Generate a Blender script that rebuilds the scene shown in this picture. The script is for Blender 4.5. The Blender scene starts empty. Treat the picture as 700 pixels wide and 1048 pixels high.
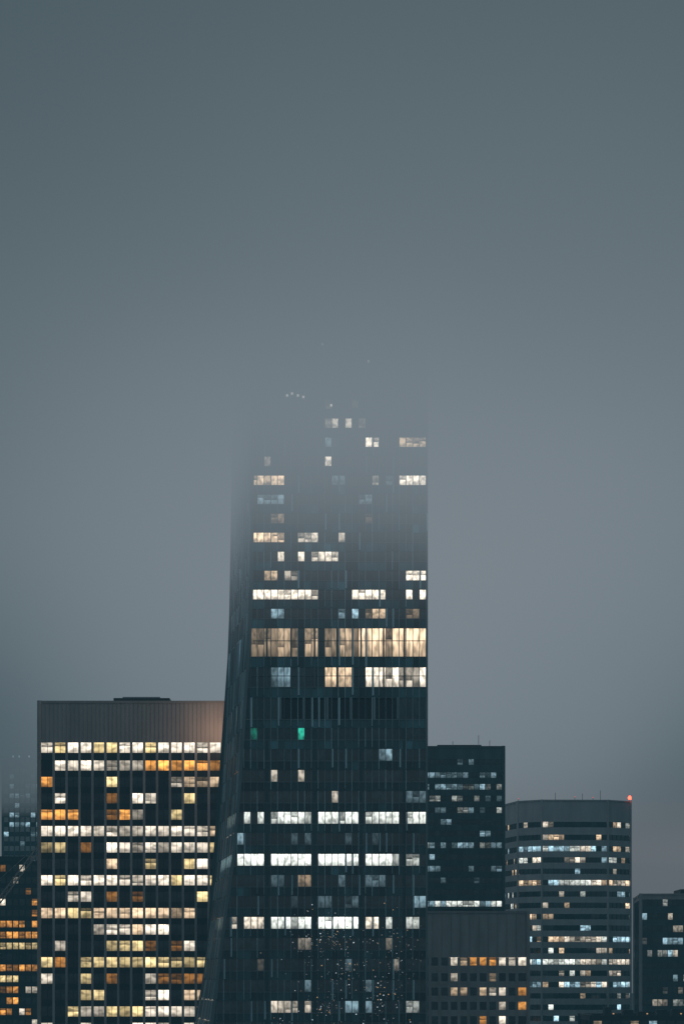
import bpy, math, random
from mathutils import Vector
R = random.Random(7)
scene = bpy.context.scene
scene.view_settings.view_transform = 'Standard'
scene.view_settings.look = 'None'
scene.view_settings.exposure = 0
H = 100.0   # camera height above street

# ---------------------------------------------------------------- materials
def new_mat(name):
    m = bpy.data.materials.new(name); m.use_nodes = True
    nt = m.node_tree
    for n in list(nt.nodes): nt.nodes.remove(n)
    return m, nt
def facade_mat(name, col, rough=0.6, var=0.35, scale=0.35, metallic=0.0, spec=0.5):
    m, nt = new_mat(name); N = nt.nodes; L = nt.links
    out = N.new('ShaderNodeOutputMaterial'); b = N.new('ShaderNodeBsdfPrincipled')
    tc = N.new('ShaderNodeTexCoord')
    mp = N.new('ShaderNodeMapping'); mp.inputs['Scale'].default_value = (1, 1, 0.25)
    n1 = N.new('ShaderNodeTexNoise'); n1.inputs['Scale'].default_value = scale; n1.inputs['Detail'].default_value = 3
    L.new(tc.outputs['Object'], mp.inputs['Vector']); L.new(mp.outputs[0], n1.inputs['Vector'])
    mr = N.new('ShaderNodeMapRange'); mr.inputs['From Min'].default_value = 0.3; mr.inputs['From Max'].default_value = 0.7
    mr.inputs['To Min'].default_value = 1 - var; mr.inputs['To Max'].default_value = 1 + var
    L.new(n1.outputs['Fac'], mr.inputs['Value'])
    at = N.new('ShaderNodeAttribute'); at.attribute_name = 'tint'
    v1 = N.new('ShaderNodeVectorMath'); v1.operation = 'MULTIPLY'; v1.inputs[1].default_value = col
    L.new(at.outputs['Color'], v1.inputs[0])
    v2 = N.new('ShaderNodeVectorMath'); v2.operation = 'SCALE'
    L.new(v1.outputs[0], v2.inputs[0]); L.new(mr.outputs[0], v2.inputs['Scale'])
    L.new(v2.outputs[0], b.inputs['Base Color'])
    b.inputs['Roughness'].default_value = rough; b.inputs['Metallic'].default_value = metallic
    b.inputs['Specular IOR Level'].default_value = spec
    L.new(b.outputs[0], out.inputs['Surface'])
    return m
def pane_mat(name, base, rough=0.06, spec=0.5):
    """glass with a room behind it: 'tint' holds the colour of the light inside"""
    m, nt = new_mat(name); N = nt.nodes; L = nt.links
    out = N.new('ShaderNodeOutputMaterial'); b = N.new('ShaderNodeBsdfPrincipled')
    uv = N.new('ShaderNodeUVMap'); uv.uv_map = 'UVMap'
    sx = N.new('ShaderNodeSeparateXYZ'); L.new(uv.outputs[0], sx.inputs[0])
    fr = N.new('ShaderNodeMath'); fr.operation = 'FRACT'; L.new(sx.outputs['Y'], fr.inputs[0])
    mp = N.new('ShaderNodeMapping'); mp.inputs['Scale'].default_value = (1.7, 2.1, 1)
    L.new(uv.outputs[0], mp.inputs['Vector'])
    n = N.new('ShaderNodeTexNoise'); n.inputs['Scale'].default_value = 1.0; n.inputs['Detail'].default_value = 1
    L.new(mp.outputs[0], n.inputs['Vector'])
    # room painted into the glow: furniture dark near the sill, ceiling light near the head
    ramp = N.new('ShaderNodeValToRGB'); e = ramp.color_ramp.elements
    e[0].position = 0.0; e[0].color = (0.35,)*3 + (1,); e[1].position = 1.0; e[1].color = (1.1,)*3 + (1,)
    x = e.new(0.3); x.color = (0.7,)*3 + (1,)
    x = e.new(0.5); x.color = (1.0,)*3 + (1,)
    L.new(fr.outputs[0], ramp.inputs[0])
    mr = N.new('ShaderNodeMapRange'); mr.inputs['From Min'].default_value = 0.35; mr.inputs['From Max'].default_value = 0.6
    mr.inputs['To Min'].default_value = 0.5; mr.inputs['To Max'].default_value = 1.3
    L.new(n.outputs['Fac'], mr.inputs['Value'])
    mu = N.new('ShaderNodeMath'); mu.operation = 'MULTIPLY'
    L.new(ramp.outputs[0], mu.inputs[0]); L.new(mr.outputs[0], mu.inputs[1])
    m2 = N.new('ShaderNodeMath'); m2.operation = 'MULTIPLY'; m2.inputs[1].default_value = 1.5; L.new(mu.outputs[0], m2.inputs[0])
    at = N.new('ShaderNodeAttribute'); at.attribute_name = 'tint'
    L.new(at.outputs['Color'], b.inputs['Emission Color']); L.new(m2.outputs[0], b.inputs['Emission Strength'])
    b.inputs['Base Color'].default_value = (*base, 1); b.inputs['Roughness'].default_value = rough
    b.inputs['Specular IOR Level'].default_value = spec
    L.new(b.outputs[0], out.inputs['Surface'])
    m.cycles.emission_sampling = 'NONE'
    return m
def lamp_mat(name, col, s):
    m, nt = new_mat(name); out = nt.nodes.new('ShaderNodeOutputMaterial'); e = nt.nodes.new('ShaderNodeEmission')
    e.inputs[0].default_value = (*col, 1); e.inputs[1].default_value = s
    nt.links.new(e.outputs[0], out.inputs[0]); m.cycles.emission_sampling = 'NONE'
    return m

M_TSPAN = facade_mat('tower_spandrel_glass', (0.04, 0.115, 0.14), 0.18, 0.35)
M_TMUL = facade_mat('tower_mullion_metal', (0.30, 0.43, 0.48), 0.4, 0.2)
M_LIME = facade_mat('precast_stone', (0.42, 0.405, 0.40), 0.8, 0.15)
M_PIER = facade_mat('pier_stone', (0.42, 0.43, 0.445), 0.8, 0.2)
M_DARKP = facade_mat('dark_panel', (0.018, 0.028, 0.035), 0.5, 0.3)
M_BLK = facade_mat('dark_curtain_wall', (0.04, 0.08, 0.095), 0.4, 0.3)
M_CONC = facade_mat('grey_concrete', (0.34, 0.37, 0.39), 0.8, 0.12)
M_GREYB = facade_mat('brownish_concrete', (0.36, 0.37, 0.38), 0.8, 0.15)
M_ROOF = facade_mat('roof_gravel', (0.09, 0.09, 0.09), 0.95, 0.3, 2.0)
M_GLASS = pane_mat('window_glass', (0.008, 0.013, 0.016))
M_TGLASS = pane_mat('tower_window_glass', (0.010, 0.036, 0.046), .06, .9)

# ---------------------------------------------------------------- mesh builder
class MB:
    def __init__(s): s.v=[]; s.f=[]; s.m=[]; s.c=[]; s.uv=[]; s.mats=[]
    def mi(s, m):
        if m not in s.mats: s.mats.append(m)
        return s.mats.index(m)
    def face(s, pts, mat, col=(1,1,1), uv=None):
        i = len(s.v); s.v += [tuple(p) for p in pts]; s.f.append(tuple(range(i, i+len(pts))))
        s.m.append(s.mi(mat)); s.c.append(col); s.uv.append(uv or [(0,0)]*len(pts))
    def hexa(s, a, b, mat, col=(1,1,1)):
        """a: 4 bottom pts ccw from above, b: 4 top pts"""
        i = len(s.v); s.v += [tuple(p) for p in a] + [tuple(p) for p in b]
        for f in ((3,2,1,0),(4,5,6,7),(0,1,5,4),(1,2,6,5),(2,3,7,6),(3,0,4,7)):
            s.f.append(tuple(i+k for k in f)); s.m.append(s.mi(mat)); s.c.append(col); s.uv.append([(0,0)]*4)
    def box(s, x0,x1,y0,y1,z0,z1, mat, col=(1,1,1)):
        s.hexa([(x0,y0,z0),(x1,y0,z0),(x1,y1,z0),(x0,y1,z0)], [(x0,y0,z1),(x1,y0,z1),(x1,y1,z1),(x0,y1,z1)], mat, col)
    def cyl(s, cx, cy, r, z0, z1, mat, n=8, r1=None, col=(1,1,1)):
        r1 = r if r1 is None else r1
        a=[(cx+r*math.cos(2*math.pi*k/n), cy+r*math.sin(2*math.pi*k/n), z0) for k in range(n)]
        b=[(cx+r1*math.cos(2*math.pi*k/n), cy+r1*math.sin(2*math.pi*k/n), z1) for k in range(n)]
        for k in range(n):
            j=(k+1)%n; s.face([a[k],a[j],b[j],b[k]], mat, col)
        s.face(b, mat, col); s.face(a[::-1], mat, col)
    def obj(s, name, parent=None):
        me = bpy.data.meshes.new(name); me.from_pydata(s.v, [], s.f)
        for m in s.mats: me.materials.append(m)
        me.polygons.foreach_set('material_index', s.m)
        at = me.attributes.new('tint', 'FLOAT_COLOR', 'CORNER')
        cols=[]; uvs=[]
        for f,c,u in zip(s.f, s.c, s.uv):
            for k in range(len(f)): cols += [c[0],c[1],c[2],1.0]; uvs += [u[k][0],u[k][1]]
        at.data.foreach_set('color', cols)
        uv = me.uv_layers.new(name='UVMap'); uv.data.foreach_set('uv', uvs)
        me.update()
        o = bpy.data.objects.new(name, me); scene.collection.objects.link(o)
        if parent: o.parent = parent
        return o
def empty(name):
    o = bpy.data.objects.new(name, None); scene.collection.objects.link(o); return o
def pane_uv():
    a, b = R.randint(0, 400), R.randint(0, 400)
    return [(a,b+0.001),(a+1,b+0.001),(a+1,b+0.999),(a,b+0.999)]
def dimmed(col, a, b):
    k = R.uniform(a, b); return tuple(q*k for q in col)

UNLIT = (0.0008, 0.0018, 0.0022)
def tone(kind, k=1.0):
    j = R.uniform(0.75, 1.15)*k
    base = {'white':(0.95,1.0,0.92), 'cool':(0.55,0.85,1.0), 'warm':(1.0,0.72,0.46), 'yellow':(1.0,0.76,0.36),
            'orange':(1.0,0.42,0.09), 'pale':(1.0,0.87,0.70), 'teal':(0.05,0.9,0.6)}[kind]
    return tuple(max(0, c*j) for c in base)

# ---------------------------------------------------------------- generic straight-walled building
def building(name, foot, ztop, zbot, floor_h, win_h, cell, crown, m_span, m_pier, litf, pier_w=0.3, pier_out=0.3,
             crown_mat=None, crown_rib=0, glass=M_GLASS, span_col=(1,1,1), corner_r=0.5):
    """foot: ccw-from-above outline of (x,y). litf(wall_index,row,col,u)->colour or None"""
    root = empty(name)
    fac, win, rf = MB(), MB(), MB()
    n = len(foot); crown_mat = crown_mat or m_span
    for w in range(n):
        A = Vector(foot[w]); B = Vector(foot[(w+1)%n]); Ln = (B-A).length; d = (B-A)/Ln; nn = Vector((d.y, -d.x))
        def P(u, z, o): q = A + d*u + nn*o; return (q.x, q.y, z)
        def wb(u0,u1,z0,z1,o0,o1,mat,col=(1,1,1)):
            fac.hexa([P(u0,z0,o1),P(u1,z0,o1),P(u1,z0,o0),P(u0,z0,o0)],[P(u0,z1,o1),P(u1,z1,o1),P(u1,z1,o0),P(u0,z1,o0)],mat,col)
        e = 0.3
        wb(e, Ln-e, ztop-crown, ztop, -0.6, 0.0, crown_mat)
        if crown_rib:
            k = crown_rib*0.5
            while k < Ln-0.3:
                wb(k-0.05, k+0.05, ztop-crown+0.1, ztop-0.15, -0.02, 0.10, crown_mat, (0.75,0.75,0.75)); k += crown_rib
        wb(e, Ln-e, ztop-0.45, ztop+0.12, -0.7, 0.18, crown_mat, (0.8,)*3)
        nc = max(1, round((Ln-0.8)/cell)); cw = (Ln-0.8)/nc
        zt = ztop-crown; row = 0
        while zt-floor_h > max(zbot, H-62):
            z1 = zt - (floor_h-win_h)*0.25 if row else zt-0.05
            z0 = z1 - win_h
            for c in range(nc):
                u0 = 0.4+c*cw; u1 = u0+cw
                col = litf(w, row, c, nc, (u0+u1)/2)
                win.face([P(u0,z0-0.1,-0.3),P(u1,z0-0.1,-0.3),P(u1,z1+0.1,-0.3),P(u0,z1+0.1,-0.3)], glass, col or dimmed(UNLIT,.3,2), pane_uv())
                if col and R.random() < 0.3:   # half drawn blind
                    h = R.uniform(0.25, 0.8)*win_h
                    win.face([P(u0+0.1,z1-h,-0.24),P(u1-0.1,z1-h,-0.24),P(u1-0.1,z1+0.1,-0.24),P(u0+0.1,z1+0.1,-0.24)], glass, dimmed(col,.15,.7), pane_uv())
            zn = zt-floor_h
            s0 = zn - (floor_h-win_h)*0.25
            wb(e, Ln-e, s0, z0, -0.4, 0.0, m_span, dimmed(span_col,.9,1.1))
            zt = zn; row += 1
        # lower storeys: long strips of glass and spandrel
        z = s0
        while z > 6:
            zz = max(z-floor_h, 4.5)
            wb(e, Ln-e, zz, zz+(z-zz)*0.45, -0.4, 0.0, m_span)
            win.face([P(e,zz+(z-zz)*0.4,-0.3),P(Ln-e,zz+(z-zz)*0.4,-0.3),P(Ln-e,z+0.1,-0.3),P(e,z+0.1,-0.3)], glass, UNLIT, pane_uv())
            if zz <= 4.6: break
            z = zz
        win.face([P(e,0,-0.5),P(Ln-e,0,-0.5),P(Ln-e,4.8,-0.5),P(e,4.8,-0.5)], glass, (0.10,0.08,0.05), pane_uv())
        for c in range(1, nc):
            u = 0.4+c*cw
            wb(u-pier_w/2, u+pier_w/2, 0.05, ztop-crown-0.02, -0.28, pier_out, m_pier, (R.uniform(0.85,1.1),)*3)
        fac.cyl(A.x, A.y, corner_r, 0.02, ztop+0.16, crown_mat, 10)
    cx = sum(p[0] for p in foot)/n; cy = sum(p[1] for p in foot)/n
    rf.face([(p[0]+(cx-p[0])*0.005, p[1]+(cy-p[1])*0.005, ztop-0.5) for p in foot], M_ROOF)
    fo = fac.obj('facade', root); win.obj('windows', root)
    return root, rf, fo

def rows_prob(prob, kinds, seed, strength=(0.5,1.2), run=0.75):
    st = {}
    rr = random.Random(seed)
    def f(w,row,c,nc,u):
        p = prob(w,row,c,nc,u)
        if p <= 0: return None
        key=(w,row)
        prev = st.get(key)
        if prev is not None and rr.random() < run and prev[0] == 1: on = rr.random() < min(1,p*1.6)
        else: on = rr.random() < p
        if on:
            k = prev[1] if (prev and prev[1] and rr.random()<0.7) else rr.choice(kinds)
            st[key]=(1,k); return tone(k, rr.uniform(*strength)*(.35 if rr.random()<.15 else 1))
        st[key]=(0,None); return None
    return f

# ================================================================= main skyscraper
def interp(tab, z):
    if z <= tab[0][0]: return tab[0][1]
    for (a,b),(c,d) in zip(tab, tab[1:]):
        if z <= c: return b+(d-b)*(z-a)/(c-a)
    return tab[-1][1]
FL = [(0,-38),(60,-31.5),(90.4,-26.6),(100,-25.4),(112,-23.9),(124,-22.2),(140,-20.8),(156,-19.8),(170,-18.8),(180,-18.4),(240,-18.1)]
BL = [(0,-51),(60,-39),(90.4,-32.2),(100,-30.4),(124,-27.6),(140,-26.5),(156,-25.5),(180,-24.6),(212,-24.0),(240,-23.6)]
YF, YB, XR, XRB = 495.0, 535.0, 17.4, 18.0
CW = 1.38
xfl = lambda z: interp(FL, z); xbl = lambda z: interp(BL, z)
tower = empty('skyscraper'); tf, tw, tr = MB(), MB(), MB()

bands = []
office = [149.8-4.3*i for i in range(0, 34)]
for zc in office:
    if zc > 6: bands.append((zc-1.2, zc+1.2, 'office'))
bands.append((152.8,157.2,'opening'))
bands.append((159.4,163.4,'amenity2'))
bands.append((165.6,171.4,'amenity1'))
zc = 174.4
while zc < 231: bands.append((zc-1.0, zc+1.0, 'res')); zc += 3.9
bands.sort()
# lit spans: storey centre height -> [(x0,x1,tone,strength,probability)]
LIT = [
 (216.9,[(-6,8,'pale',1.2,.15)]),
 (212.9,[(-2.8,-0.6,'pale',7,1),(0,2.2,'pale',7,1),(-9,6,'pale',2,.12)]),
 (209.0,[(4.4,7.2,'pale',10.0,1),(10,16.6,'warm',4.5,.75),(-3,0,'cool',1,.3)]),
 (205.1,[(-3,-1.6,'pale',3.5,1),(-17,16,'pale',.9,.08)]),
 (201.2,[(-18.4,-12.2,'warm',2.4,.9),(5.6,7,'pale',1.2,1),(11.4,17.2,'pale',3.8,1),(-8,10,'cool',.3,.3)]),
 (197.3,[(-18.4,-12.4,'cool',.5,.8),(4,9,'cool',.3,.6)]),
 (193.4,[(-15,-12,'warm',.3,.5),(3,6,'warm',.35,.5)]),
 (189.7,[(-18.4,-11.8,'warm',1.3,.9),(-8.4,-5,'pale',1,.9),(-1,1.2,'pale',.8,1)]),
 (185.8,[(-13.8,-12,'pale',1.0,1),(-8.4,-1.4,'pale',1.2,.9)]),
 (181.9,[(-16,-13.4,'warm',.5,.8),(-12.2,-9.6,'pale',.5,.9),(12.8,17.4,'pale',2.4,1)]),
 (178.0,[(-18.8,-5,'pale',1.2,.93),(2.4,9.2,'pale',1.15,.95),(13,17.2,'pale',1.3,.95)]),
 (174.4,[(-1,3.6,'cool',.6,.9),(4.2,9,'warm',.6,.8),(-14,-12,'cool',.3,1),(12,16,'warm',.15,.6)]),
 (168.5,[(-18.8,-15,'warm',.25,.9),(-14,3,'warm',.6,.8),(3,17.2,'warm',.95,.96)]),
 (161.4,[(-14,-10,'cool',.28,.8),(-4,2.6,'warm',.8,.9),(4.8,17.2,'pale',1.1,1)]),
 (149.8,[(-18.6,-17.4,'teal',.1,1),(-8.4,-7,'teal',.4,.8)]),
 (145.5,[(-10,14,'cool',.3,.03)]),
 (141.2,[(-15,14,'pale',.5,.04)]),
 (136.9,[(-16,16,'pale',.5,.05),(12.6,17,'cool',.12,1)]),
 (132.6,[(-22,-16,'white',.6,.9),(-14.6,-6.2,'white',1.0,.88),(-5,3.2,'white',.9,.9),(4.4,17.2,'white',.8,.85)]),
 (128.3,[(-22,-17.6,'cool',.3,.8),(-11,-5,'cool',.06,.6),(-1,8,'cool',.05,.5)]),
 (124.0,[(-20.8,-16,'white',1.2,1),(-14.6,-6.2,'white',1.2,1),(-5,3.2,'white',1.2,1),(4.4,12.4,'white',1.0,1),(13,16,'white',.6,1)]),
 (119.7,[(-14,-10,'cool',.06,.5),(-9,-6,'warm',.2,.5),(-4,10,'cool',.12,.4),(4.4,12,'cool',.25,.5)]),
 (115.4,[(-20,15,'cool',.08,.1),(12,17,'cool',.3,.5)]),
 (111.1,[(-22.8,-16,'pale',.8,.8),(-14.6,-12.4,'white',.9,1),(-11.8,-6.4,'white',1.2,.95),(-5.2,3.2,'white',1.35,1),(4.4,8,'pale',.9,1),(8.6,16.6,'white',.5,.6)]),
 (106.8,[(-22,16,'pale',.15,.1)]),
 (102.5,[(-22,16,'pale',.15,.08),(-12,2,'cool',.1,.2)]),
 (98.2,[(-22,16,'cool',.12,.12),(3,9,'white',.15,.5)]),
 (93.9,[(-14.6,-6.6,'pale',.5,.7),(0,10,'cool',.25,.5),(11,16,'white',.3,.5)]),
]
def lit_tower(zc, x, side=False):
    best = min(LIT, key=lambda t: abs(t[0]-zc))
    if abs(best[0]-zc) > 1.6: return None
    for x0,x1,t,s,p in best[1]:
        if x0 <= x <= x1 and R.random() < p: return tone(t, s*(R.uniform(.2,.5) if R.random()<.1 else 1))
    return None
COLS = [-15.35,-5.6,3.9,12.75]
def Pf(x, z, o): return (max(x, xfl(z)+0.25), YF-o, z)
def Pl(t, z, o):   # left wall, t 0 (back) .. 1 (front)
    a = Vector((xbl(z), YB)); b = Vector((xfl(z), YF)); d = (b-a).normalized(); nn = Vector((d.y,-d.x))
    q = a+(b-a)*t+nn*o; return (q.x,q.y,z)
def ph(P, s0,s1,z0,z1,o0,o1,mat,col=(1,1,1)):
    tf.hexa([P(s0,z0,o1),P(s1,z0,o1),P(s1,z0,o0),P(s0,z0,o0)],[P(s0,z1,o1),P(s1,z1,o1),P(s1,z1,o0),P(s0,z1,o0)],mat,col)
NX = 42
xs = [XR-0.2-CW*i for i in range(NX)]
prev = 3.0
TOP = 233.0
pan = [[R.uniform(.5,1.5) for i in range(NX)] for j in range(30)]
for bi,(z0,z1,kind) in enumerate(bands+[(TOP,TOP,'end')]):
    hgt = 0.75 if z1 < 150 else 1.2  # upper spandrels lighter: mist and reflection put into their tint
    for i in range(NX-1):
        xr, xl = xs[i], xs[i+1]
        if xr < xfl(z0)+0.3: break
        g = R.uniform(0.75,1.25) * (1.0 if R.random() > .06 else 1.7) * pan[bi//3][i//2] * hgt  # tint varies per panel to imitate uneven reflections
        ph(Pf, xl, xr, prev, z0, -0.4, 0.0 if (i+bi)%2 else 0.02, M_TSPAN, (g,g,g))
    for i in range(28):
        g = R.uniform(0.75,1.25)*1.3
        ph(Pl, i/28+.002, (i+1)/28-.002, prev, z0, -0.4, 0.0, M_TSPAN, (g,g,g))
    if kind == 'end': break
    ph(Pf, xfl(z0), XR-.3, z0-.16, z0+.02, -.2, .13, M_TMUL, (.45,)*3)
    zc = (z0+z1)/2
    for i in range(NX-1):
        xr, xl = xs[i], xs[i+1]; xm = (xl+xr)/2
        if xr < xfl(z0)+0.3: break
        col = lit_tower(zc, xm)
        if kind == 'office' and any(abs(xm-c) < 0.75 for c in COLS): col = None
        if kind == 'opening' : col = None
        o = -0.3
        if kind == 'opening' and -12.6 <= xm <= 11.4: o = -1.6
        c = col or dimmed(UNLIT,.5,2.2)
        if kind == 'opening' and o < -1: c = (0.0001,0.0003,0.0004)
        tw.face([Pf(xl,z0-.1,o),Pf(xr,z0-.1,o),Pf(xr,z1+.1,o),Pf(xl,z1+.1,o)], M_GLASS if o < -1 else M_TGLASS, c, pane_uv())
        if col and R.random() < (.3 if kind != 'office' else .15):
            h = R.uniform(.3,.75)*(z1-z0); cc = dimmed(col,.2,.6)
            tw.face([Pf(xl+.1,z1-h,-.24),Pf(xr-.1,z1-h,-.24),Pf(xr-.1,z1+.1,-.24),Pf(xl+.1,z1+.1,-.24)], M_TGLASS, cc, pane_uv())
    for i in range(28):
        t0,t1 = i/28,(i+1)/28
        col = None
        if kind=='office' and t0 > .3 and abs(zc-124) < 1 : col = tone('white', .8)
        elif kind=='office' and (abs(zc-111.1)<1 or abs(zc-132.6)<1) and t0>.45 and R.random()<.6: col = tone('pale',.45)
        elif R.random() < .03 and zc < 205: col = tone(R.choice(['pale','cool']), .35)
        tw.face([Pl(t0,z0-.1,-.3),Pl(t1,z0-.1,-.3),Pl(t1,z1+.1,-.3),Pl(t0,z1+.1,-.3)], M_TGLASS, col or dimmed(UNLIT,.5,2.2), pane_uv())
    # mullions of this storey, staggered lengths as on the real curtain wall
    for i in range(NX-1):
        x = xs[i]
        if x < xfl(prev)+0.4: break
        g = R.choice([0.35,0.5,0.6,0.7,0.9,1.3])
        w = 0.075
        zb = prev + R.uniform(0, 0.5)
        ph(Pf, x-w, x+w, zb, z1+0.05, -0.28, 0.15+0.06*(i%2), M_TMUL, (g,g,g))
        if R.random() < .10:
            ph(Pf, x+w+0.02, x+w+0.28, zb+.1, z1, -0.27, 0.25, M_TMUL, (1.5,1.6,1.6))  # light dashes imitating reflection streaks on the glass
    for i in range(1,28):
        g = R.choice([0.5,0.7,0.9,1.3,1.6])
        ph(Pl, i/28-.0025, i/28+.0025, prev+R.uniform(0,.5), z1+.05, -.28, .16, M_TMUL, (g,g,g))
    for cx in COLS:
        if kind == 'office': ph(Pf, cx-.35, cx+.35, prev, z1, -.26, .05, M_TSPAN, (.6,.6,.6))
    if kind.startswith('amenity'):   # deeper frames of the tall storeys
        for cx in COLS+[-1,8.5,-10.4]:
            ph(Pf, cx-.18, cx+.18, z0-.3, z1+.2, -.25, .3, M_TMUL, (.3,)*3)
        ph(Pf, -18.2, XR-.4, z0+(z1-z0)*.55, z0+(z1-z0)*.55+.12, -.24, .08, M_TMUL, (.3,)*3)
    if kind == 'opening':
        for cx in (-12.6,-7.8,-3,1.8,6.6,11.4): ph(Pf, cx-.25, cx+.25, z0-.1, z1+.1, -1.5, .2, M_TMUL, (.6,)*3)
    prev = z1
# corner edge strips (follow the lean of the left side)
zz = 0.0
while zz < TOP-1:
    zn = min(zz+4, TOP)
    for X0,Y0,X1,Y1 in ((xfl(zz),YF,xfl(zn),YF),(xbl(zz),YB,xbl(zn),YB)):
        r=.32
        tf.hexa([(X0-r,Y0-r*.6,zz),(X0+r,Y0-r*.6,zz),(X0+r,Y0+r,zz),(X0-r,Y0+r,zz)],[(X1-r,Y1-r*.6,zn),(X1+r,Y1-r*.6,zn),(X1+r,Y1+r,zn),(X1-r,Y1+r,zn)],M_TMUL,(.5,)*3)
    zz = zn
tf.box(XR-.3,XR+.15,YF-.2,YF+.5,0,TOP+.1,M_TMUL,(.5,)*3)
# right flank and back
for z0,z1,kind in bands:
    tw.face([(XR,YF+.5,z0-.6),(XRB,YB,z0-.6),(XRB,YB,z1+.6),(XR,YF+.5,z1+.6)], M_TGLASS, UNLIT, pane_uv())
    tf.hexa([(XR-.3,YF+.5,z1+.3),(XR+.12,YF+.5,z1+.3),(XRB+.12,YB,z1+.3),(XRB-.3,YB,z1+.3)],[(XR-.3,YF+.5,z1+1.6),(XR+.12,YF+.5,z1+1.6),(XRB+.12,YB,z1+1.6),(XRB-.3,YB,z1+1.6)],M_TSPAN)
tf.face([(XRB,YB,0),(xbl(0),YB,0),(xbl(100),YB,100),(xbl(180),YB,180),(xbl(TOP),YB,TOP),(XRB,YB,TOP)], M_TSPAN)
tr.face([(xfl(TOP)+.2,YF+.3,TOP-.8),(XR-.2,YF+.3,TOP-.8),(XRB-.2,YB-.3,TOP-.8),(xbl(TOP)+.2,YB-.3,TOP-.8)], M_ROOF)
tr.box(-12,11,503,528,TOP-.79,TOP+6, M_TSPAN); tr.box(-6,4,507,520,TOP+6.01,TOP+9, M_DARKP)
for x,y,h in ((-9,502,5),(-3,501,8),(6,502,7),(14,500,4)): tr.cyl(x,y,.12,TOP-.7,TOP+h,M_DARKP,6)
tf.obj('facade', tower); tw.obj('windows', tower); tr.obj('roof_structures', tower)
# roof lights, and glowing dots imitating city lights mirrored in the lower glass
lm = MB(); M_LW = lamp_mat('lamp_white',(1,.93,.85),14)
M_L = [lamp_mat('lamp_glint_%d'%i, c, s) for i,(c,s) in enumerate((((.8,.9,1),.9),((.8,.9,1),.35),((1,.6,.3),.6),((1,.9,.8),.2),((.7,.9,1),.12)))]
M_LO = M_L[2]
for x,zr in ((-11.2,219),(-10.2,219.4),(-9.0,219.0),(-7.9,218.7),(-4,229.5),(5.4,226),(-2.2,217.0)):
    lm.box(x-.2,x+.2,YF-.5,YF-.2,zr-.2,zr+.2, M_LW)
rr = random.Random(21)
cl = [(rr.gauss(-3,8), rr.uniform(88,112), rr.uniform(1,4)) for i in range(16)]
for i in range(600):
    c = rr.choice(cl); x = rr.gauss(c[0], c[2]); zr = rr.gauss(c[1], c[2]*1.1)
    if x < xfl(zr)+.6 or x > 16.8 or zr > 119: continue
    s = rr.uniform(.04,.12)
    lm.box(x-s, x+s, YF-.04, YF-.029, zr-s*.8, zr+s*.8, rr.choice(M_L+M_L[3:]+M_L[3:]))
lm.obj('lamps_and_glints', tower)

# ================================================================= left office slab with stone piers
def probA(w,row,c,nc,u):
    if w != 0: return 0.15
    f = c/nc
    T = {0:.9,1:.78 ,2:.3,3:.22,4:.35,5:.6,6:.9 if f>.25 else .3,7:.12,8:.95 if f<.8 else .3,9:.12,10:.8 if f<.7 else .3,11:.25,12:.3,13:.6,14:.25,15:.5,16:.6}
    return T.get(row,.4)
fA = rows_prob(probA, ['yellow','pale','yellow','warm','orange','pale','pale','yellow'], 5, (.55,1.25))
def litA(w,row,c,nc,u):
    r = fA(w,row,c,nc,u)
    if r is None and w==0 and R.random()<.12: r = tone('orange', .2)
    if r and row in (0,8): r = tone('pale' if R.random()<.8 else 'yellow', 1.05)
    return r
bA, rA, facA = building('office_building', [(-71.9,575),(-22,575),(-22,612),(-71.9,612)], H+65.6, 0, 3.9, 2.4, 3.0, 9.8, M_DARKP, M_PIER, litA,
                  pier_w=.55, pier_out=.55, crown_mat=M_LIME, crown_rib=1.0)
rA.box(-55,-41.5,583,600,H+64.9,H+67.3,M_DARKP); rA.box(-53,-44,585,598,H+67.31,H+67.8,M_CONC)
rA.obj('roof_equipment', bA)
fn = MB()
cwA=(49.9-.8)/16
for i in range(16):
    x=-71.5+cwA*(i+.5); fn.box(x-.04,x+.04,574.95,575.35,5,H+55.6,M_DARKP,(1.5,)*3)
fn.obj('window_mullions', bA)

# ================================================================= dark curtain wall tower behind, right
fB = rows_prob(lambda w,row,c,nc,u: (0.75 if row in (12,) else .5 if row in (1,2,3,4,7,9) else .2) if w==0 else .1, ['cool','cool','white'], 11, (.06,.4), .85)
def litB(w,row,c,nc,u):
    r = fB(w,row,c,nc,u)
    if w==0 and row==12 and c>nc*.55 and (R.random()<.85): r = tone('white', .7)
    return r
bB, rB, _ = building('office_tower', [(2,651),(43.4,651),(43.4,690),(2,690)], H+62.1, 0, 3.15, 1.5, 1.5, 3.4, M_BLK, M_BLK, litB, pier_w=.16, pier_out=.2, crown_mat=M_BLK)
rB.box(26,38,660,676,H+61.7,H+63.4,M_DARKP)
for x,h in ((37,3.6),(40,2.2),(30,2)): rB.cyl(x,656,.08,H+61.6,H+62+h,M_CONC,6)
rB.obj('roof_equipment', bB)

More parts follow.
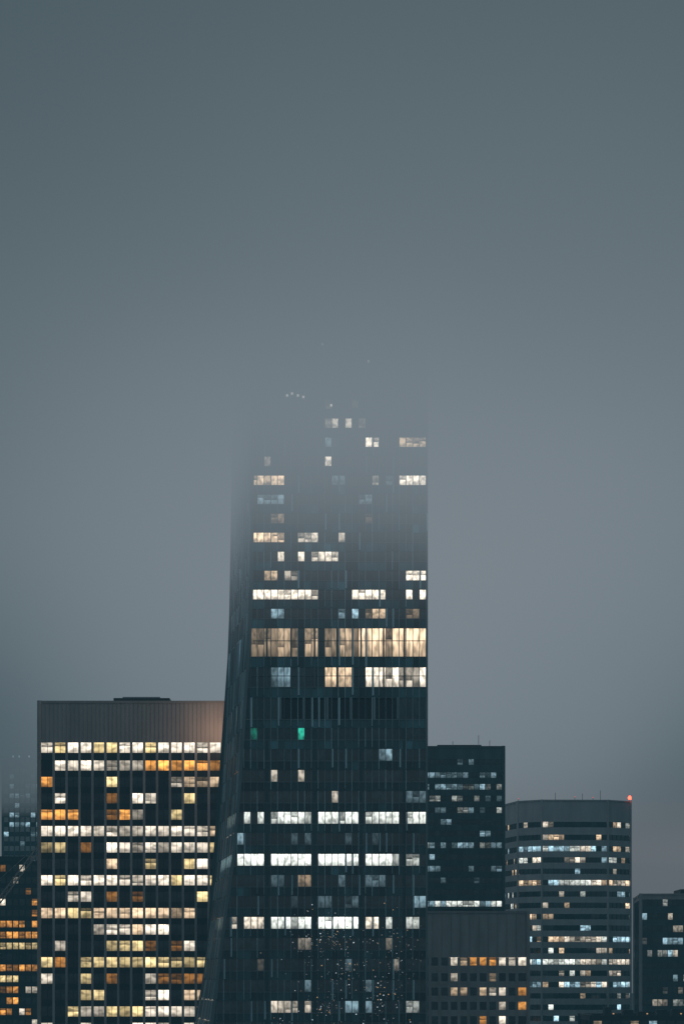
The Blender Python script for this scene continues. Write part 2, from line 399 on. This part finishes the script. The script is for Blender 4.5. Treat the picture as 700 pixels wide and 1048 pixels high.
# ================================================================= banded tower with chamfered corners
fC = rows_prob(lambda w,row,c,nc,u: (.65 if row in (2,5,10,12,14) else .3 if row in (0,1,3,8,9,13) else .12) if w in (1,2,3) else (.12 if w==0 else .15), ['white','pale','cool','warm'], 17, (.25,1.1), .85)
bC, rC, _ = building('banded_office_tower', [(54.3,826),(58.5,806),(66,800),(88,801),(96.2,807),(99,836),(92,846),(60,842)], H+58.6, 0, 3.75, 1.75, 1.8, 7.2,
                  M_CONC, M_DARKP, fC, pier_w=.12, pier_out=-.1, crown_mat=M_CONC, corner_r=.35)
rC.box(66,84,812,830,H+58,H+59.4,M_CONC,(.6,)*3)
M_RED = lamp_mat('beacon_red',(1,.06,.03),9); M_RED2 = lamp_mat('beacon_red_dim',(1,.06,.03),1.5)
for x,y,h,s,mm in ((95.8,806.2,.4,.6,M_RED),(58.8,807,.6,.12,M_RED2),(83,800.9,.6,.12,M_RED2),(77,800.8,.8,.12,M_RED2)):
    rC.cyl(x,y,.07,H+58.6,H+58.8+h,M_DARKP,6); rC.cyl(x,y,s*.7,H+58.8+h,H+58.8+h+s,mm,12,s); rC.cyl(x,y,s,H+58.8+h+s,H+58.8+h+2*s,mm,12,s*.5)
for x,h in ((71,2.5),(80,2.2),(86,3.2)): rC.cyl(x,806,.07,H+58,H+59+h,M_DARKP,6)
rC.obj('roof_equipment', bC)

# ================================================================= low stone building
fD = rows_prob(lambda w,row,c,nc,u: (.55,.35,.5,.15,.4)[row%5] if w==0 else .1, ['warm','pale','orange','pale'], 23, (.3,.9), .6)
bD, rD, _ = building('stone_office_building', [(19,600),(46.1,600),(46.1,638),(19,638)], H+16.3, 0, 3.55, 2.0, 2.3, 11.4, M_GREYB, M_GREYB, fD, pier_w=.75, pier_out=.1, crown_mat=M_GREYB, crown_rib=2.3)
rD.box(25,38,610,625,H+15.9,H+17.2,M_DARKP); rD.obj('roof_equipment', bD)

# ================================================================= far right
fE = rows_prob(lambda w,row,c,nc,u: .5 if row in (3,4,8) else .12, ['cool','white','pale'], 29, (.1,.5), .8)
bE, rE, _ = building('glass_office_building', [(87.2,707),(140,703),(140,745),(90,745)], H+24.3, 0, 3.6, 1.9, 1.5, 1.6, M_BLK, M_BLK, fE, pier_w=.14, pier_out=.1, crown_mat=M_GREYB)
rE.box(100,120,715,730,H+23.9,H+26,M_DARKP); rE.obj('roof_equipment', bE)

# low roof in front of it
fG = rows_prob(lambda w,row,c,nc,u: .3, ['warm','cool'], 31, (.2,.7), .6)
bG, rG, _ = building('low_office_building', [(66,640),(96,640),(96,672),(66,672)], H-10.2, 0, 3.8, 2.0, 2.4, 1.4, M_DARKP, M_DARKP, fG, crown_mat=M_DARKP)
for x in (70,75,79,84,88,91): rG.box(x,x+R.uniform(1.5,3),645,650,H-10.8,H-10+R.uniform(.6,2.2),M_DARKP)
for x in (72,81,90): rG.box(x,x+.4,644,644.2,H-9.9,H-9.6,M_LO)
rG.obj('roof_equipment', bG)

# ================================================================= far left: pale hazy tower and orange-lit block
fF = rows_prob(lambda w,row,c,nc,u: .3, ['cool'], 37, (.1,.5), .8)
bF, rF, _ = building('glass_high_rise', [(-138,985),(-122,985),(-122,1030),(-138,1030)], H+90, 0, 3.9, 1.9, 2.2, 3, M_CONC, M_BLK, fF, pier_w=.4, pier_out=.2, crown_mat=M_BLK)
M_FW = lamp_mat('roof_floodlight',(.7,.9,1),8)
for x in (-134,-131.5,-127.5): rF.box(x,x+.6,984.2,984.6,H+89.5,H+90.2,M_FW)
rF.box(-134,-126,995,1010,H+89,H+95,M_BLK); rF.obj('roof_equipment', bF)
fH = rows_prob(lambda w,row,c,nc,u: .2 if row<2 else (.7 if row in (5,6,7,9,11) else .35), ['orange','yellow','orange','pale','orange'], 41, (.3,1.0), .6)
bH, rH, _ = building('residential_block', [(-128,750),(-84,750),(-84,785),(-128,785)], H+36, 0, 3.4, 2.0, 2.0, 1.2, M_DARKP, M_DARKP, fH, pier_w=.3, crown_mat=M_DARKP)
rH.box(-110,-98,760,770,H+35.6,H+38,M_DARKP); rH.obj('roof_equipment', bH)

# ================================================================= luffing crane
cr = MB(); M_CR = facade_mat('crane_steel', (.35,.35,.33), .5, .2)
def strut(a,b,r):
    a,b=Vector(a),Vector(b); d=(b-a).normalized(); u=d.cross(Vector((0,1,0.01))).normalized(); v=d.cross(u)
    cr.hexa([a+u*r+v*r,a-u*r+v*r,a-u*r-v*r,a+u*r-v*r],[b+u*r+v*r,b-u*r+v*r,b-u*r-v*r,b+u*r-v*r],M_CR)
def truss(a,b,w,n,r):
    a,b=Vector(a),Vector(b); d=(b-a).normalized(); u=d.cross(Vector((0,1,0))).normalized()*w; v=Vector((0,1,0))*w
    ch=[a+u+v,a-u+v,a-u-v,a+u-v]
    for c in ch: strut(c,c+(b-a),r)
    for k in range(n):
        p0=(b-a)*(k/n); p1=(b-a)*((k+1)/n)
        for i in range(4): strut(ch[i]+p0, ch[(i+1)%4]+p1, r*.6)
truss((-108,690,0),(-108,690,H+8),.9,36,.12)
truss((-108,690,H+8),(-84,690,H+40),.6,20,.1)
truss((-108,690,H+8),(-115,690,H+9),.7,4,.12)
strut((-110,690,H+17),(-84,690,H+40),.05); strut((-108,690,H+9),(-110,690,H+17),.15); strut((-115,690,H+9),(-110,690,H+17),.05)
cr.box(-117,-113.5,689,691,H+5.5,H+8.3,M_CR); cr.box(-107,-105.2,688,689.6,H+6,H+8.4,M_CR)
cr.obj('tower_crane')

# ================================================================= ground, street
g = MB(); M_ASP = facade_mat('asphalt',(.05,.05,.052),.85,.25,.5); M_PAVE = facade_mat('concrete_paving',(.22,.22,.21),.85,.2,.5); M_PAINT = facade_mat('road_paint',(.75,.75,.72),.6,.1)
g.face([(-9000,-3000,0),(9000,-3000,0),(9000,15000,0),(-9000,15000,0)], M_PAVE); g.obj('ground')
rd = MB(); rd.box(-600,600,462,480,-.5,.004,M_ASP)
for x in range(-590,590,9): rd.box(x,x+3,470.9,471.1,.004,.008,M_PAINT)
for y in (461.7,480.): rd.box(-600,600,y,y+.3,.0,.14,M_CONC)
rd.obj('road')

# ================================================================= mist and cloud
def vol_box(name, x0,x1,y0,y1,z0,z1, mat):
    b=MB(); b.box(x0,x1,y0,y1,z0,z1,mat); return b.obj(name)
m, nt = new_mat('haze'); N=nt.nodes; L=nt.links
out=N.new('ShaderNodeOutputMaterial'); ab=N.new('ShaderNodeVolumeAbsorption'); em=N.new('ShaderNodeEmission'); ads=N.new('ShaderNodeAddShader')
HD=.00034
ab.inputs['Color'].default_value=(0,0,0,1); ab.inputs['Density'].default_value=HD
em.inputs[0].default_value=(.026,.080,.108,1); em.inputs[1].default_value=HD  # haze emits dim teal itself, in place of scattered city light
L.new(ab.outputs[0],ads.inputs[0]); L.new(em.outputs[0],ads.inputs[1]); L.new(ads.outputs[0],out.inputs['Volume'])
vol_box('haze',-700,700,-60,1150,-1,H+64.5,m)

m, nt = new_mat('low_cloud'); N=nt.nodes; L=nt.links
out=N.new('ShaderNodeOutputMaterial'); ab=N.new('ShaderNodeVolumeAbsorption'); em=N.new('ShaderNodeEmission'); ads=N.new('ShaderNodeAddShader')
geo=N.new('ShaderNodeNewGeometry'); sp=N.new('ShaderNodeSeparateXYZ'); L.new(geo.outputs['Position'],sp.inputs[0])
def math_(op,a,b=None,c=None):
    n=N.new('ShaderNodeMath'); n.operation=op
    for i,v in enumerate((a,b,c)):
        if v is None: continue
        if isinstance(v,(int,float)): n.inputs[i].default_value=v
        else: L.new(v,n.inputs[i])
    return n.outputs[0]
noi=N.new('ShaderNodeTexNoise'); noi.inputs['Scale'].default_value=.016; noi.inputs['Detail'].default_value=1
L.new(geo.outputs['Position'],noi.inputs['Vector'])
base=math_('MULTIPLY', math_('MAXIMUM', math_('SUBTRACT', sp.outputs['Y'], 560), 0), .045)
hh=math_('ADD', math_('SUBTRACT', sp.outputs['Z'], H+91), base)
hh=math_('ADD', hh, math_('MULTIPLY', math_('SUBTRACT', noi.outputs['Fac'], .5), 26))
t=N.new('ShaderNodeMapRange'); t.interpolation_type='SMOOTHSTEP'
t.inputs['From Min'].default_value=-28; t.inputs['From Max'].default_value=28; t.inputs['To Min'].default_value=0; t.inputs['To Max'].default_value=1
L.new(hh,t.inputs['Value'])
dens=math_('ADD', math_('MULTIPLY', math_('POWER', t.outputs[0], 1.7), .045), .0005)
dx=math_('DIVIDE', math_('SUBTRACT', sp.outputs['X'], 14), 125)
yy=math_('SUBTRACT', sp.outputs['Y'], 560)
dy=math_('DIVIDE', math_('MINIMUM', yy, 0), 315)
r=math_('SQRT', math_('ADD', math_('MULTIPLY',dx,dx), math_('MULTIPLY',dy,dy)))
r=math_('DIVIDE', r, 1.6)
ramp=N.new('ShaderNodeValToRGB'); ramp.color_ramp.interpolation='B_SPLINE'; e=ramp.color_ramp.elements  # city-lit glow and edge falloff put into the cloud's own emission colour
e[0].position=0; e[0].color=(.222,.256,.288,1); e[1].position=1; e[1].color=(.018,.04,.05,1)
x=e.new(.35); x.color=(.205,.245,.275,1)
x=e.new(.62); x.color=(.085,.122,.142,1)
L.new(r,ramp.inputs[0])
far=N.new('ShaderNodeMapRange'); far.inputs['From Min'].default_value=750; far.inputs['From Max'].default_value=1250; far.interpolation_type='SMOOTHSTEP'
L.new(sp.outputs['Y'],far.inputs['Value'])
mx=N.new('ShaderNodeMix'); mx.data_type='RGBA'; L.new(far.outputs[0],mx.inputs[0]); L.new(ramp.outputs[0],mx.inputs[6]); mx.inputs[7].default_value=(.170,.176,.192,1)
ab.inputs['Color'].default_value=(0,0,0,1); L.new(dens,ab.inputs['Density']); L.new(mx.outputs[2],em.inputs[0]); L.new(dens,em.inputs[1])
L.new(ab.outputs[0],ads.inputs[0]); L.new(em.outputs[0],ads.inputs[1]); L.new(ads.outputs[0],out.inputs['Volume'])
m.cycles.volume_step_rate=.45
vol_box('low_cloud',-450,450,100,1400,H+65,H+170,m)

# ================================================================= world
w = bpy.data.worlds.new('World'); scene.world = w; w.use_nodes = True
w.cycles.sampling_method='NONE'
N=w.node_tree.nodes; L=w.node_tree.links
for n in list(N): N.remove(n)
out=N.new('ShaderNodeOutputWorld'); bg=N.new('ShaderNodeBackground'); tc=N.new('ShaderNodeTexCoord'); sp=N.new('ShaderNodeSeparateXYZ')
L.new(tc.outputs['Generated'],sp.inputs[0])
ramp=N.new('ShaderNodeValToRGB'); ramp.color_ramp.interpolation='EASE'; e=ramp.color_ramp.elements
mr=N.new('ShaderNodeMapRange'); mr.inputs['From Min'].default_value=-.05; mr.inputs['From Max'].default_value=.5
L.new(sp.outputs['Z'],mr.inputs['Value']); L.new(mr.outputs[0],ramp.inputs[0])
e[0].position=.05; e[0].color=(.12,.13,.145,1); e[1].position=1; e[1].color=(.06,.095,.11,1)
x=e.new(.2); x.color=(.165,.172,.188,1)
x=e.new(.35); x.color=(.165,.19,.215,1)
L.new(ramp.outputs[0],bg.inputs[0])
L.new(bg.outputs[0],out.inputs[0])

# warm lamp washing the right end of the stone crown
ld=bpy.data.lights.new('crown_floodlight','POINT'); ld.energy=1700; ld.color=(1,.6,.4); ld.shadow_soft_size=.4
lo=bpy.data.objects.new('crown_floodlight',ld); lo.location=(-28.5,567,H+58); scene.collection.objects.link(lo)
try:
    col=bpy.data.collections.new('floodlit_surfaces'); col.objects.link(facA); lo.light_linking.receiver_collection=col
except Exception as ex: print('light linking', ex)

# ================================================================= camera
cd=bpy.data.cameras.new('camera'); cd.sensor_fit='VERTICAL'; cd.sensor_height=36; cd.lens=85; cd.shift_y=476/1048
cd.clip_start=1; cd.clip_end=30000
co=bpy.data.objects.new('camera',cd); co.location=(0,0,H); co.rotation_euler=(math.radians(90),0,0); scene.collection.objects.link(co)
scene.camera=co
